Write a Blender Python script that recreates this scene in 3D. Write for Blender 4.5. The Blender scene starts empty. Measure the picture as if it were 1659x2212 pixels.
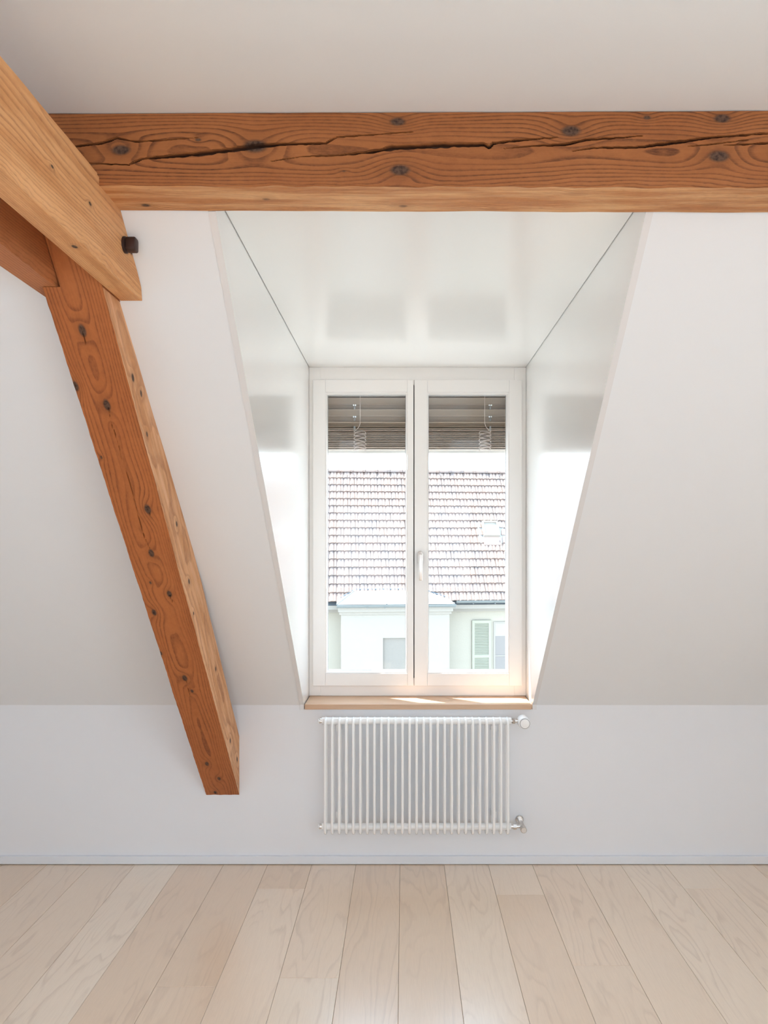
import bpy, bmesh, math, random
from mathutils import Vector, Matrix, noise

random.seed(7)
SC = bpy.context.scene
COL = SC.collection
R = math.radians

# ------------------------------------------------------------------ camera, sky, sun, exposure
CAMZ, F, VX, VY = 1.6, 1600.0, 872.5, 1174.0          # eye height; focal length and vanishing point of the photo
cam_d = bpy.data.cameras.new('camera'); cam = bpy.data.objects.new('camera', cam_d); COL.objects.link(cam)
cam.location = (0, 0, CAMZ); cam.rotation_euler = (R(90), 0, 0)
cam_d.sensor_fit = 'VERTICAL'; cam_d.sensor_height = 36.0; cam_d.sensor_width = 27.0
cam_d.lens = 36.0 * F / 2212
cam_d.shift_x = -(VX - 829.5) / 2212; cam_d.shift_y = (VY - 1106) / 2212
cam_d.clip_start = 0.02; cam_d.clip_end = 500
SC.camera = cam

SC.view_settings.view_transform = 'Standard'; SC.view_settings.look = 'None'
SC.view_settings.gamma = 1.0; SC.view_settings.use_curve_mapping = False
SC.view_settings.exposure = 0.06
SC.cycles.max_bounces = 14; SC.cycles.diffuse_bounces = 8; SC.cycles.glossy_bounces = 4
SC.cycles.transparent_max_bounces = 12
SC.cycles.caustics_reflective = False; SC.cycles.caustics_refractive = False
SC.cycles.sample_clamp_indirect = 4.0
SC.cycles.use_denoising = True

W = bpy.data.worlds.new('sky'); SC.world = W; W.use_nodes = True
nt = W.node_tree; nt.nodes.clear()
wo = nt.nodes.new('ShaderNodeOutputWorld'); bg = nt.nodes.new('ShaderNodeBackground')
tc = nt.nodes.new('ShaderNodeTexCoord'); sep = nt.nodes.new('ShaderNodeSeparateXYZ'); rp = nt.nodes.new('ShaderNodeValToRGB')
nt.links.new(tc.outputs['Generated'], sep.inputs[0]); nt.links.new(sep.outputs['Z'], rp.inputs[0])
rp.color_ramp.elements[0].position = 0.0; rp.color_ramp.elements[0].color = (0.74, 0.87, 1.0, 1)
rp.color_ramp.elements[1].position = 0.9; rp.color_ramp.elements[1].color = (0.54, 0.745, 1.0, 1)
nt.links.new(rp.outputs[0], bg.inputs[0]); bg.inputs[1].default_value = 5.3
nt.links.new(bg.outputs[0], wo.inputs[0])

sun_d = bpy.data.lights.new('sun', 'SUN'); sun_d.energy = 20.0; sun_d.angle = R(0.5); sun_d.color = (1.0, 0.95, 0.87)
sun = bpy.data.objects.new('sun', sun_d); COL.objects.link(sun)
sun.rotation_euler = Vector((0.167, -0.125, -0.45)).to_track_quat('-Z', 'Y').to_euler()

def portal(name, loc, rot, sx, sy):
    l = bpy.data.lights.new(name, 'AREA'); l.shape = 'RECTANGLE'; l.size = sx; l.size_y = sy
    l.cycles.is_portal = True
    o = bpy.data.objects.new(name, l); COL.objects.link(o); o.location = loc; o.rotation_euler = rot
REAR = -2.4
portal('sky_portal', (3.02, -1.0, 1.2), (0, R(90), 0), 1.9, 1.8)
portal('sky_portal', (0, REAR - 0.31, 1.55), (R(90), 0, 0), 2.0, 1.3)                # unseen rear window added as fill, shines to +Y                      # unseen gable window added on the right, shines to -X
portal('sky_portal', (-1.05, -0.6, CAMZ + 1.40), (0, 0, 0), 1.1, 1.6)               # unseen roof openings added behind the viewer to light the floor
portal('sky_portal', (1.05, -0.6, CAMZ + 1.40), (0, 0, 0), 1.1, 1.6)
portal('sky_portal', (0.07, 4.2, CAMZ + 0.05), (R(-90), 0, 0), 1.2, 1.8)            # dormer window, shines to -Y

# ------------------------------------------------------------------ helpers
def P(px, py, d):                      # a point at depth d in the world
    return Vector(((px - VX) / F * d, d, CAMZ + (VY - py) / F * d))
def Zh(py, d): return CAMZ + (VY - py) / F * d
def Xh(px, d): return (px - VX) / F * d

def link_mesh(name, me, mat=None, parent=None, loc=None):
    o = bpy.data.objects.new(name, me); COL.objects.link(o)
    if mat: me.materials.append(mat)
    if parent: o.parent = parent
    if loc is not None: o.location = loc
    return o
def tag(o, label=None, cat=None, group=None, kind=None):
    if label: o['label'] = label
    if cat: o['category'] = cat; o['kind'] = 'thing'
    if group: o['group'] = group
    if kind: o['kind'] = kind
    return o
def empty(name, loc=(0, 0, 0), parent=None, rz=0):
    o = bpy.data.objects.new(name, None); COL.objects.link(o); o.location = loc; o.rotation_euler = (0, 0, rz)
    o.empty_display_size = 0.05
    if parent: o.parent = parent
    return o

class MB:
    """collects shapes into one mesh (coordinates given in the parent's frame)"""
    def __init__(s): s.bm = bmesh.new(); s.smooth = False
    def box(s, a, b, bev=0.0, seg=1):
        x0, y0, z0 = [min(a[i], b[i]) for i in range(3)]; x1, y1, z1 = [max(a[i], b[i]) for i in range(3)]
        return s.prism([(x0, y0), (x1, y0), (x1, y1), (x0, y1)], z0, z1, 'z', bev, seg)
    def prism(s, pts, h0, h1, axis='z', bev=0.0, seg=1):
        def mk(p, h):
            if axis == 'z': return (p[0], p[1], h)
            if axis == 'x': return (h, p[0], p[1])
            return (p[0], h, p[1])
        a = [s.bm.verts.new(mk(p, h0)) for p in pts]; b = [s.bm.verts.new(mk(p, h1)) for p in pts]
        n = len(pts); fs = [s.bm.faces.new(a), s.bm.faces.new(b)]
        for i in range(n): fs.append(s.bm.faces.new((a[i], a[(i + 1) % n], b[(i + 1) % n], b[i])))
        bmesh.ops.recalc_face_normals(s.bm, faces=fs)
        if bev > 0:
            es = list({e for f in fs for e in f.edges})
            bmesh.ops.bevel(s.bm, geom=es, offset=bev, segments=seg, affect='EDGES', profile=0.5)
        return s
    def tube(s, pts, r, n=10, closed=False, caps=True):
        pts = [Vector(p) for p in pts]; m = len(pts); rings = []; up = None
        for i, p in enumerate(pts):
            if closed: t = (pts[(i + 1) % m] - pts[i - 1]).normalized()
            else: t = (pts[min(i + 1, m - 1)] - pts[max(i - 1, 0)]).normalized()
            if up is None:
                up = Vector((0, 0, 1)) if abs(t.z) < 0.9 else Vector((0, 1, 0))
            a = t.cross(up)
            if a.length < 1e-4: a = t.cross(Vector((1, 0, 0)))
            a.normalize(); b = a.cross(t).normalized(); up = b
            rr = r[i] if isinstance(r, (list, tuple)) else r
            rings.append([s.bm.verts.new(p + a * rr * math.cos(2 * math.pi * k / n) + b * rr * math.sin(2 * math.pi * k / n)) for k in range(n)])
        fs = []
        for i in range(m if closed else m - 1):
            A, B = rings[i], rings[(i + 1) % m]
            for k in range(n): fs.append(s.bm.faces.new((A[k], A[(k + 1) % n], B[(k + 1) % n], B[k])))
        if caps and not closed:
            fs.append(s.bm.faces.new(rings[0][::-1])); fs.append(s.bm.faces.new(rings[-1]))
        bmesh.ops.recalc_face_normals(s.bm, faces=fs)
        return s
    def lathe(s, prof, c, axis='y', n=28):
        """prof: (along, radius)"""
        rings = []
        for a, r in prof:
            ring = []
            for k in range(n):
                u, v = math.cos(2 * math.pi * k / n) * r, math.sin(2 * math.pi * k / n) * r
                p = {'y': (u, a, v), 'x': (a, u, v), 'z': (u, v, a)}[axis]
                ring.append(s.bm.verts.new((c[0] + p[0], c[1] + p[1], c[2] + p[2])))
            rings.append(ring)
        fs = []
        for A, B in zip(rings, rings[1:]):
            for k in range(n): fs.append(s.bm.faces.new((A[k], A[(k + 1) % n], B[(k + 1) % n], B[k])))
        fs.append(s.bm.faces.new(rings[0])); fs.append(s.bm.faces.new(rings[-1]))
        bmesh.ops.recalc_face_normals(s.bm, faces=fs)
        return s
    def build(s, name, mat, parent=None, loc=(0, 0, 0), smooth=False, kind=None, angle=40):
        bmesh.ops.translate(s.bm, verts=s.bm.verts, vec=-Vector(loc))
        me = bpy.data.meshes.new(name)
        if smooth:
            for f in s.bm.faces: f.smooth = True
            for e in s.bm.edges:
                if len(e.link_faces) == 2 and e.calc_face_angle(0) > R(angle): e.smooth = False
        s.bm.to_mesh(me); s.bm.free()
        o = link_mesh(name, me, mat, parent, loc)
        if kind: o['kind'] = kind
        return o

# ------------------------------------------------------------------ materials
class NT:
    def __init__(s, name):
        s.m = bpy.data.materials.new(name); s.m.use_nodes = True; s.t = s.m.node_tree
        s.t.nodes.clear(); s.out = s.t.nodes.new('ShaderNodeOutputMaterial')
    def n(s, kind, **kw):
        nd = s.t.nodes.new(kind)
        for k, v in kw.items(): setattr(nd, k, v)
        return nd
    def l(s, a, b): s.t.links.new(a, b)
    def put(s, sock, v):
        if isinstance(v, bpy.types.NodeSocket): s.l(v, sock)
        else: sock.default_value = v
    def math(s, op, a, b=None, c=None, clamp=False):
        nd = s.n('ShaderNodeMath', operation=op); nd.use_clamp = clamp; s.put(nd.inputs[0], a)
        if b is not None: s.put(nd.inputs[1], b)
        if c is not None: s.put(nd.inputs[2], c)
        return nd.outputs[0]
    def vec(s, op, a, b=None):
        nd = s.n('ShaderNodeVectorMath', operation=op); s.put(nd.inputs[0], a)
        if b is not None: s.put(nd.inputs[1], b)
        return nd.outputs['Value'] if op in ('DOT_PRODUCT', 'LENGTH') else nd.outputs[0]
    def noise(s, v, scale=1.0, detail=2.0, rough=0.5, out='Fac'):
        nd = s.n('ShaderNodeTexNoise'); s.put(nd.inputs['Vector'], v)
        nd.inputs['Scale'].default_value = scale; nd.inputs['Detail'].default_value = detail; nd.inputs['Roughness'].default_value = rough
        return nd.outputs[out]
    def ramp(s, f, stops, interp='LINEAR'):
        nd = s.n('ShaderNodeValToRGB'); s.put(nd.inputs[0], f); cr = nd.color_ramp; cr.interpolation = interp
        while len(cr.elements) < len(stops): cr.elements.new(0.5)
        for e, (p, c) in zip(cr.elements, stops):
            e.position = p; e.color = (c, c, c, 1) if isinstance(c, (int, float)) else (*c, 1)
        return nd.outputs[0]
    def mix(s, f, a, b, blend='MIX'):
        nd = s.n('ShaderNodeMix', data_type='RGBA', blend_type=blend)
        s.put(nd.inputs[0], f)
        for sock, v in ((nd.inputs[6], a), (nd.inputs[7], b)):
            s.put(sock, (*v, 1) if isinstance(v, tuple) and len(v) == 3 else v)
        return nd.outputs[2]
    def bsdf(s, col, rough=0.5, metal=0.0, spec=0.5, bump=None, bstr=0.2, bdist=0.001, coat=0.0, coat_r=0.1):
        b = s.n('ShaderNodeBsdfPrincipled')
        s.put(b.inputs['Base Color'], (*col, 1) if isinstance(col, tuple) else col)
        s.put(b.inputs['Roughness'], rough); s.put(b.inputs['Metallic'], metal)
        s.put(b.inputs['Specular IOR Level'], spec)
        if coat: b.inputs['Coat Weight'].default_value = coat; b.inputs['Coat Roughness'].default_value = coat_r
        if bump is not None:
            bn = s.n('ShaderNodeBump'); bn.inputs['Strength'].default_value = bstr; bn.inputs['Distance'].default_value = bdist
            s.l(bump, bn.inputs['Height']); s.l(bn.outputs[0], b.inputs['Normal'])
        s.l(b.outputs[0], s.out.inputs[0])
        return s.m
    def obj(s): return s.n('ShaderNodeTexCoord').outputs['Object']

def paint(name, col, rough=0.6, bump=0.0, scale=300, spec=0.4, **kw):
    t = NT(name); o = t.obj()
    v = t.noise(o, 1.7, 3)
    c = t.mix(t.math('MULTIPLY', v, 0.06), col, tuple(x * 0.8 for x in col))
    b = t.noise(o, scale, 3) if bump else None
    return t.bsdf(c, rough, 0, spec, b, bump, 0.0006, **kw)

def wood(name, base, dark, lam=0.0075, pith=(0.05, 0.0), knots=(), warp=0.012, seed=0.0, contrast=1.0, fleck=None):
    """softwood: rings about a pith axis along local x, bent round the knots; knots = (x, y, z, size)"""
    t = NT(name); o = t.obj()
    sp = t.n('ShaderNodeSeparateXYZ'); t.l(o, sp.inputs[0]); x, y, z = sp.outputs
    off = t.vec('ADD', o, (seed, seed * 0.7, seed * 1.3))
    st = t.vec('MULTIPLY', off, (1.6, 7.0, 7.0))
    slow = t.math('SUBTRACT', t.noise(st, 1.0, 1.5), 0.5)
    st2 = t.vec('MULTIPLY', off, (14.0, 40.0, 40.0))
    quick = t.math('SUBTRACT', t.noise(st2, 1.0, 2), 0.5)
    a = t.math('SUBTRACT', y, pith[0]); b = t.math('SUBTRACT', z, pith[1])
    r = t.math('SQRT', t.math('ADD', t.math('MULTIPLY', a, a), t.math('MULTIPLY', b, b)))
    r = t.math('ADD', r, t.math('MULTIPLY', slow, warp * 4))
    r = t.math('ADD', r, t.math('MULTIPLY', quick, 0.0016))
    core = None; halo = None
    for kx, ky, kz, s in knots:
        d = t.vec('SUBTRACT', o, (kx, ky, kz))
        d1 = t.vec('MULTIPLY', d, (1 / (s * 3.2), 1 / (s * 2.2), 1 / (s * 1.7)))
        q = t.vec('DOT_PRODUCT', d1, d1)
        e = t.math('POWER', 2.718, t.math('MULTIPLY', q, -1.0))
        r = t.math('ADD', r, t.math('MULTIPLY', e, 0.95 * s))
        c = t.math('POWER', 2.718, t.math('MULTIPLY', q, -7.0))
        core = c if core is None else t.math('MAXIMUM', core, c)
        halo = e if halo is None else t.math('MAXIMUM', halo, e)
    fr = t.math('FRACT', t.math('DIVIDE', r, lam))
    ring = t.ramp(fr, [(0.0, 0.0), (0.55, 0.10), (0.80, 0.9), (0.93, 1.0), (1.0, 0.0)])
    wid = t.noise(t.vec('MULTIPLY', off, (2.0, 22.0, 22.0)), 1.0, 2)
    ring = t.math('MULTIPLY', ring, t.ramp(wid, [(0.25, 0.35), (0.7, 1.0)]))
    fib = t.noise(t.vec('MULTIPLY', off, (12.0, 420.0, 420.0)), 1.0, 3, 0.6)
    blot = t.noise(t.vec('MULTIPLY', off, (2.2, 9.0, 9.0)), 1.0, 4, 0.6)
    col = t.mix(t.ramp(blot, [(0.3, 0.0), (0.72, 1.0)]), base, tuple(v * k for v, k in zip(base, (0.80, 0.72, 0.66))))
    col = t.mix(t.math('MULTIPLY', t.ramp(fib, [(0.35, 0.0), (0.75, 1.0)]), 0.28), col, tuple(v * 0.55 for v in base))
    if fleck:
        col = t.mix(t.ramp(t.noise(t.vec('MULTIPLY', off, (2.6, 30.0, 30.0)), 1.0, 4, 0.65), [(0.42, 0.0), (0.62, 0.9)]), col, fleck)
    dash = t.noise(t.vec('MULTIPLY', off, (55.0, 300.0, 300.0)), 1.0, 2, 0.6)
    col = t.mix(t.math('MULTIPLY', ring, t.math('MULTIPLY', t.ramp(dash, [(0.3, 0.55), (0.65, 1.0)]), 0.85 * contrast)), col, dark)
    col = t.mix(t.math('MULTIPLY', t.ramp(dash, [(0.62, 0.0), (0.75, 1.0)]), 0.35), col, tuple(v * 0.45 for v in base))
    pores = t.noise(t.vec('MULTIPLY', off, (40.0, 60.0, 60.0)), 1.0, 5, 0.75)
    col = t.mix(t.math('MULTIPLY', t.ramp(pores, [(0.35, 0.0), (0.65, 1.0)]), 0.22), col, tuple(min(1.0, v * 1.35) for v in base))
    if core is not None:
        col = t.mix(t.math('MULTIPLY', t.ramp(halo, [(0.35, 0.0), (0.95, 0.55)]), 0.7), col, tuple(v * 0.55 for v in base))
        kn = t.noise(t.vec('MULTIPLY', o, (110.0, 110.0, 110.0)), 1.0, 2)
        cc = t.mix(t.ramp(kn, [(0.35, 0.0), (0.6, 1.0)]), (0.022, 0.014, 0.011), (0.095, 0.055, 0.038))
        col = t.mix(t.ramp(core, [(0.25, 0.0), (0.6, 0.92)]), col, cc)
    at = t.n('ShaderNodeAttribute'); at.attribute_name = 'crack'
    col = t.mix(t.ramp(at.outputs['Fac'], [(0.05, 0.0), (0.7, 0.93)]), col, (0.035, 0.014, 0.007))
    h = t.math('SUBTRACT', t.math('MULTIPLY', fib, 0.5), t.math('MULTIPLY', ring, -0.5))
    return t.bsdf(col, 0.62, 0, 0.3, h, 0.45, 0.0012)

def floor_mat():
    t = NT('oak_plank'); o = t.obj(); oi = t.n('ShaderNodeObjectInfo'); rnd = oi.outputs['Random']
    off = t.n('ShaderNodeCombineXYZ'); t.l(t.math('MULTIPLY', rnd, 37.0), off.inputs[0]); t.l(t.math('MULTIPLY', rnd, 91.0), off.inputs[1]); t.l(t.math('MULTIPLY', rnd, 13.0), off.inputs[2])
    p = t.vec('ADD', o, off.outputs[0])
    n1 = t.noise(t.vec('MULTIPLY', p, (5.5, 0.75, 5.0)), 1.0, 2.0, 0.45)
    n2 = t.noise(t.vec('MULTIPLY', p, (60.0, 9.0, 9.0)), 1.0, 2)
    f = t.math('FRACT', t.math('ADD', t.math('MULTIPLY', n1, 17.0), t.math('MULTIPLY', n2, 0.5)))
    ring = t.ramp(f, [(0.0, 0.0), (0.6, 0.1), (0.86, 1.0), (1.0, 0.0)])
    msk = t.ramp(t.noise(t.vec('MULTIPLY', p, (7.0, 0.8, 5.0)), 1.0, 2), [(0.42, 0.12), (0.62, 1.0)])
    fib = t.noise(t.vec('MULTIPLY', p, (520.0, 14.0, 20.0)), 1.0, 3, 0.6)
    base = t.mix(rnd, (0.76, 0.585, 0.42), (0.90, 0.77, 0.62))
    h2 = t.math('FRACT', t.math('MULTIPLY', rnd, 7.31))
    base = t.mix(t.math('MULTIPLY', h2, 0.30), base, (0.82, 0.60, 0.43))
    base = t.mix(t.math('MULTIPLY', t.ramp(t.noise(t.vec('MULTIPLY', p, (2.5, 0.9, 1.0)), 1.0, 3), [(0.3, 0), (0.75, 1.0)]), 0.25), base, (0.74, 0.59, 0.46))
    base = t.mix(t.math('MULTIPLY', t.math('MULTIPLY', ring, msk), 0.33), base, (0.50, 0.36, 0.26))
    base = t.mix(t.math('MULTIPLY', t.ramp(fib, [(0.4, 0), (0.75, 1.0)]), 0.16), base, (0.45, 0.32, 0.23))
    return t.bsdf(base, 0.30, 0, 0.9, fib, 0.10, 0.0005, coat=0.8, coat_r=0.24)

def oak_sill():
    t = NT('oak_sill'); o = t.obj()
    n1 = t.noise(t.vec('MULTIPLY', o, (0.8, 14.0, 14.0)), 1.0, 3)
    fib = t.noise(t.vec('MULTIPLY', o, (10.0, 300.0, 300.0)), 1.0, 3, 0.6)
    c = t.mix(t.ramp(n1, [(0.3, 0), (0.7, 1.0)]), (0.66, 0.45, 0.30), (0.56, 0.36, 0.235))
    c = t.mix(t.math('MULTIPLY', t.ramp(fib, [(0.4, 0), (0.7, 1.0)]), 0.3), c, (0.40, 0.25, 0.16))
    return t.bsdf(c, 0.45, 0, 0.4, fib, 0.1, 0.0005)

def glass(name, tint=(0.97, 0.985, 0.98), fres=1.45):
    t = NT(name); tr = t.n('ShaderNodeBsdfTransparent'); tr.inputs[0].default_value = (*tint, 1)
    gl = t.n('ShaderNodeBsdfGlossy'); gl.inputs['Roughness'].default_value = 0.01
    fr = t.n('ShaderNodeFresnel'); fr.inputs['IOR'].default_value = fres
    ge = t.n('ShaderNodeNewGeometry')   # reflect on the outer side of each face only (thin pane, no total reflection inside)
    ff = t.math('MULTIPLY', fr.outputs[0], t.math('SUBTRACT', 1.0, ge.outputs['Backfacing']))
    mx = t.n('ShaderNodeMixShader'); t.l(ff, mx.inputs[0]); t.l(tr.outputs[0], mx.inputs[1]); t.l(gl.outputs[0], mx.inputs[2])
    t.l(mx.outputs[0], t.out.inputs[0]); return t.m

def roughcast(name, col, amp=0.5, scale=30):
    t = NT(name); o = t.obj(); n = t.noise(o, scale, 4, 0.6)
    c = t.mix(t.math('MULTIPLY', n, 0.15), col, tuple(v * 0.75 for v in col))
    return t.bsdf(c, 0.9, 0, 0.2, n, amp, 0.01)

def tile_mat():
    t = NT('roof_tile'); o = t.obj(); oi = t.n('ShaderNodeObjectInfo'); rnd = oi.outputs['Random']
    g = t.n('ShaderNodeNewGeometry'); rl = g.outputs['Random Per Island']
    rr = t.math('FRACT', t.math('ADD', rnd, rl))
    c = t.mix(rr, (0.22, 0.165, 0.14), (0.165, 0.135, 0.125))
    n = t.noise(t.vec('ADD', g.outputs['Position'], (0.0, 0.0, 0.0)), 3.0, 3)
    c = t.mix(t.math('MULTIPLY', t.ramp(n, [(0.4, 0.0), (0.7, 1.0)]), 0.5), c, (0.27, 0.165, 0.125))
    return t.bsdf(c, 0.75, 0, 0.3)

M_wall = paint('wall_paint', (0.795, 0.815, 0.835), 0.75, 0.15, 260, 0.25)
M_knee = paint('knee_wall_paint', (0.80, 0.815, 0.84), 0.75, 0.15, 260, 0.25)
M_ceil = paint('ceiling_paint', (0.765, 0.785, 0.80), 0.8, 0.12, 260, 0.25)
M_lacq = paint('white_lacquer', (0.84, 0.835, 0.82), 0.22, 0.0, 300, 0.5, coat=0.45, coat_r=0.11)
M_edge = paint('lining_edge_paint', (0.74, 0.735, 0.735), 0.6)
M_base = paint('baseboard_paint', (0.76, 0.79, 0.83), 0.35, 0.0, 300, 0.4)
M_frame = paint('window_paint', (0.885, 0.855, 0.83), 0.30, 0.0, 300, 0.5)
M_rad = paint('radiator_enamel', (0.92, 0.92, 0.91), 0.22, 0.0, 300, 0.5)
M_floor = floor_mat(); M_sill = oak_sill()
M_sub = paint('subfloor', (0.18, 0.13, 0.10), 0.9)
M_glass = glass('window_glass')
M_chrome = NT('chrome').bsdf((0.72, 0.70, 0.68), 0.16, 1.0)
M_steel = NT('brushed_steel').bsdf((0.66, 0.62, 0.58), 0.28, 1.0)
M_rubber = NT('gasket').bsdf((0.03, 0.03, 0.03), 0.7)
M_grey = NT('grey_ring').bsdf((0.30, 0.31, 0.33), 0.4)
M_iron = NT('rusty_iron').bsdf((0.055, 0.03, 0.025), 0.5, 0.5)
M_slat = paint('bronze_slat', (0.50, 0.41, 0.34), 0.33, 0.0, 300, 0.5)
M_slat_hem = paint('pale_slat_hem', (0.72, 0.60, 0.52), 0.35)
M_rail = paint('white_rail', (0.86, 0.83, 0.81), 0.4)
M_cord = paint('cord', (0.85, 0.74, 0.71), 0.8)
M_tile = tile_mat()
M_plaster = roughcast('house_plaster', (0.33, 0.305, 0.255), 0.3, 25)
M_plaster2 = roughcast('bay_plaster', (0.275, 0.255, 0.225), 0.2, 25)
M_patch = roughcast('grey_roughcast', (0.20, 0.185, 0.165), 0.8, 18)
M_tin = NT('tin_sheet').bsdf((0.30, 0.31, 0.31), 0.55, 0.0)
M_lead = NT('lead_flashing').bsdf((0.11, 0.13, 0.15), 0.6, 0.2)
M_gutter = NT('zinc_gutter').bsdf((0.12, 0.135, 0.135), 0.5, 0.1)
M_zinc = NT('zinc_tab').bsdf((0.33, 0.34, 0.36), 0.6)
M_green = paint('green_shutter', (0.27, 0.27, 0.21), 0.6)
M_curtain = paint('net_curtain', (0.30, 0.28, 0.25), 0.9)
M_darkroom = paint('dark_interior', (0.20, 0.185, 0.175), 0.9)
M_extw = roughcast('outer_render', (0.75, 0.74, 0.72), 0.2)
M_ground = roughcast('ground', (0.50, 0.50, 0.48), 0.2, 2)
M_bevel = M_frame

# ------------------------------------------------------------------ room shell
XL, XR = -2.7, 2.7
ZC = 1.056                             # ceiling above the eye
def z(h): return CAMZ + h
D = 3.70
tan = (0.885 + 0.807) / (D - 1.957)
OL, OR = -0.498, 0.641                 # dormer opening

# floor
fl = MB().box((XL - .3, REAR - .3, -0.16), (XR + .3, D + .25, -0.016)).build('floor', M_sub, kind='structure')
fl['label'] = 'pale oiled oak plank floor running towards the window wall'
pw = 0.2197; x_seam = Xh(864, D)
joints = {}                            # plank row (0 = right of the x=864 seam) -> depths of its end joints seen in the photo
for px, py in ((620, 1919), (1100, 1933), (1575, 1920), (400, 2131), (700, 2112), (1262, 2085)):
    d = CAMZ * F / (py - VY); k = math.floor((Xh(px, d) - x_seam) / pw); joints.setdefault(k, []).append(d)
for k in range(-13, 13):
    x0 = x_seam + k * pw; x1 = x0 + pw
    if x1 < XL or x0 > XR: continue
    js = joints.get(k)
    if not js: js = [random.uniform(0.2, 2.3)]
    j = js[0]; cuts = [D - 0.005]
    c = j
    while c > REAR: cuts.append(c); c -= 2.2
    cuts.append(REAR)
    for a, b in zip(cuts, cuts[1:]):
        g = 0.0005
        m = MB().box((max(x0, XL) + g, b + g, -0.015), (min(x1, XR) - g, a - g, 0.0), 0.0011, 1)
        c0 = ((x0 + x1) / 2, (a + b) / 2, -0.015)
        m.build('plank', M_floor, fl, c0)

def slabx(h0, h1, pts, m=None):        # prism along X from a (depth, height) outline
    m = m or MB(); m.prism([(p[0], z(p[1])) for p in pts], h0, h1, 'x'); return m

# knee wall under the slope
MB().box((XL - .3, D, -0.1), (OL - 0.02, D + .25, z(-0.807))).box((OR + .02, D, -0.1), (XR + .3, D + .25, z(-0.807)))\
    .box((OL - .02, D, -0.1), (OR + .02, D + .25, z(-0.827))).build('wall_front', M_knee, kind='structure')
out = [(D, -0.807), (1.9585, 0.885 - 0.0015 * tan), (1.9585, 1.27), (3.95, -0.69), (3.95, -0.807)]
m = slabx(XL - .3, OL - 0.02, out); slabx(OR + .02, XR + .3, out, m)
m.build('wall_slope', M_wall, kind='structure')
# ceiling: falls a few millimetres to the left like the photo's
def ceil_z(x): return ZC + 0.0016 + 0.0039 * (x + 0.9)
m = MB()
def ceil_piece(xa, xb, ya, yb):
    bmv = [m.bm.verts.new((x, y, z(ceil_z(x) + zz))) for zz in (0, 0.3) for (x, y) in ((xa, ya), (xb, ya), (xb, yb), (xa, yb))]
    for f in ((3, 2, 1, 0), (4, 5, 6, 7), (0, 1, 5, 4), (1, 2, 6, 5), (2, 3, 7, 6), (3, 0, 4, 7)): m.bm.faces.new([bmv[i] for i in f])
ceil_piece(XL - .3, XR + .3, REAR - .3, -1.4); ceil_piece(XL - .3, XR + .3, 0.2, 2.25)
ceil_piece(XL - .3, -1.6, -1.4, 0.2); ceil_piece(-.5, .5, -1.4, .2); ceil_piece(1.6, XR + .3, -1.4, .2)  # gaps are added skylight openings, out of view, for light on the floor
m.build('ceiling', M_ceil, kind='structure')
MB().box((XL - .3, REAR, -0.1), (XL, D + .25, z(1.2))).build('wall_left', M_wall, kind='structure')
MB().box((XR, REAR, -0.1), (XR + .3, -1.9, z(1.2))).box((XR, -0.1, -0.1), (XR + .3, D + .25, z(1.2)))\
    .box((XR, -1.9, -0.1), (XR + .3, -.1, .3)).box((XR, -1.9, 2.1), (XR + .3, -.1, z(1.2))).build('wall_right', M_wall, kind='structure')
MB().box((XL - .3, REAR - .3, -0.1), (-1, REAR, z(1.2))).box((1, REAR - .3, -0.1), (XR + .3, REAR, z(1.2))).box((-1, REAR - .3, -0.1), (1, REAR, 0.9))\
    .box((-1, REAR - .3, 2.2), (1, REAR, z(1.2))).build('wall_rear', M_wall, kind='structure')
m = MB()
for x in (-.96, 0, .96): m.box((x - .04, REAR - .2, .9), (x + .04, REAR - .13, 2.2))
m.box((-1, REAR - .2, .9), (1, REAR - .13, .98)).box((-1, REAR - .2, 2.12), (1, REAR - .13, 2.2))
m.build('fill_window_rear', M_frame, kind='structure')  # unseen rear window, added to brighten the knee wall
m = MB()
for y in (-1.86, -1.0, -.14): m.box((XR + .15, y - .04, 0.3), (XR + .22, y + .04, 2.1))
m.box((XR + .15, -1.9, 0.3), (XR + .22, -.1, 0.38)).box((XR + .15, -1.9, 2.02), (XR + .22, -.1, 2.1))
m.build('fill_window_right', M_frame, kind='structure')  # unseen gable window, added to light the timbers from the right
# baseboard
MB().box((XL, D - 0.014, 0.003), (XR, D - 0.0005, 0.043), 0.0015).build('baseboard_front', M_base, kind='structure')

# dormer lining
def lining(x0, x1, name):
    pts = [(3.690, -0.829), (3.690, -0.803), (1.9605, 0.878), (1.9605, 0.945), (3.97, 0.945), (3.97, -0.829)]
    o = slabx(x0, x1, pts).build(name, M_lacq, kind='structure'); o.data.materials.append(M_edge)
    for p in o.data.polygons:
        if p.normal.y < -0.3: p.material_index = 1
    return o
a = lining(OL - 0.020, OL, 'trim_1'); a['label'] = 'glossy white lining board on the left side of the dormer'
a = lining(OR, OR + 0.020, 'trim_2'); a['label'] = 'glossy white lining board on the right side of the dormer'
a = slabx(OL + 0.0022, OR - 0.0022, [(1.9605, 0.925), (3.97, 0.925), (3.97, 0.945), (1.9605, 0.945)]).build('trim_3', M_lacq, kind='structure')
a['label'] = 'glossy white ceiling board of the dormer'
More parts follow.
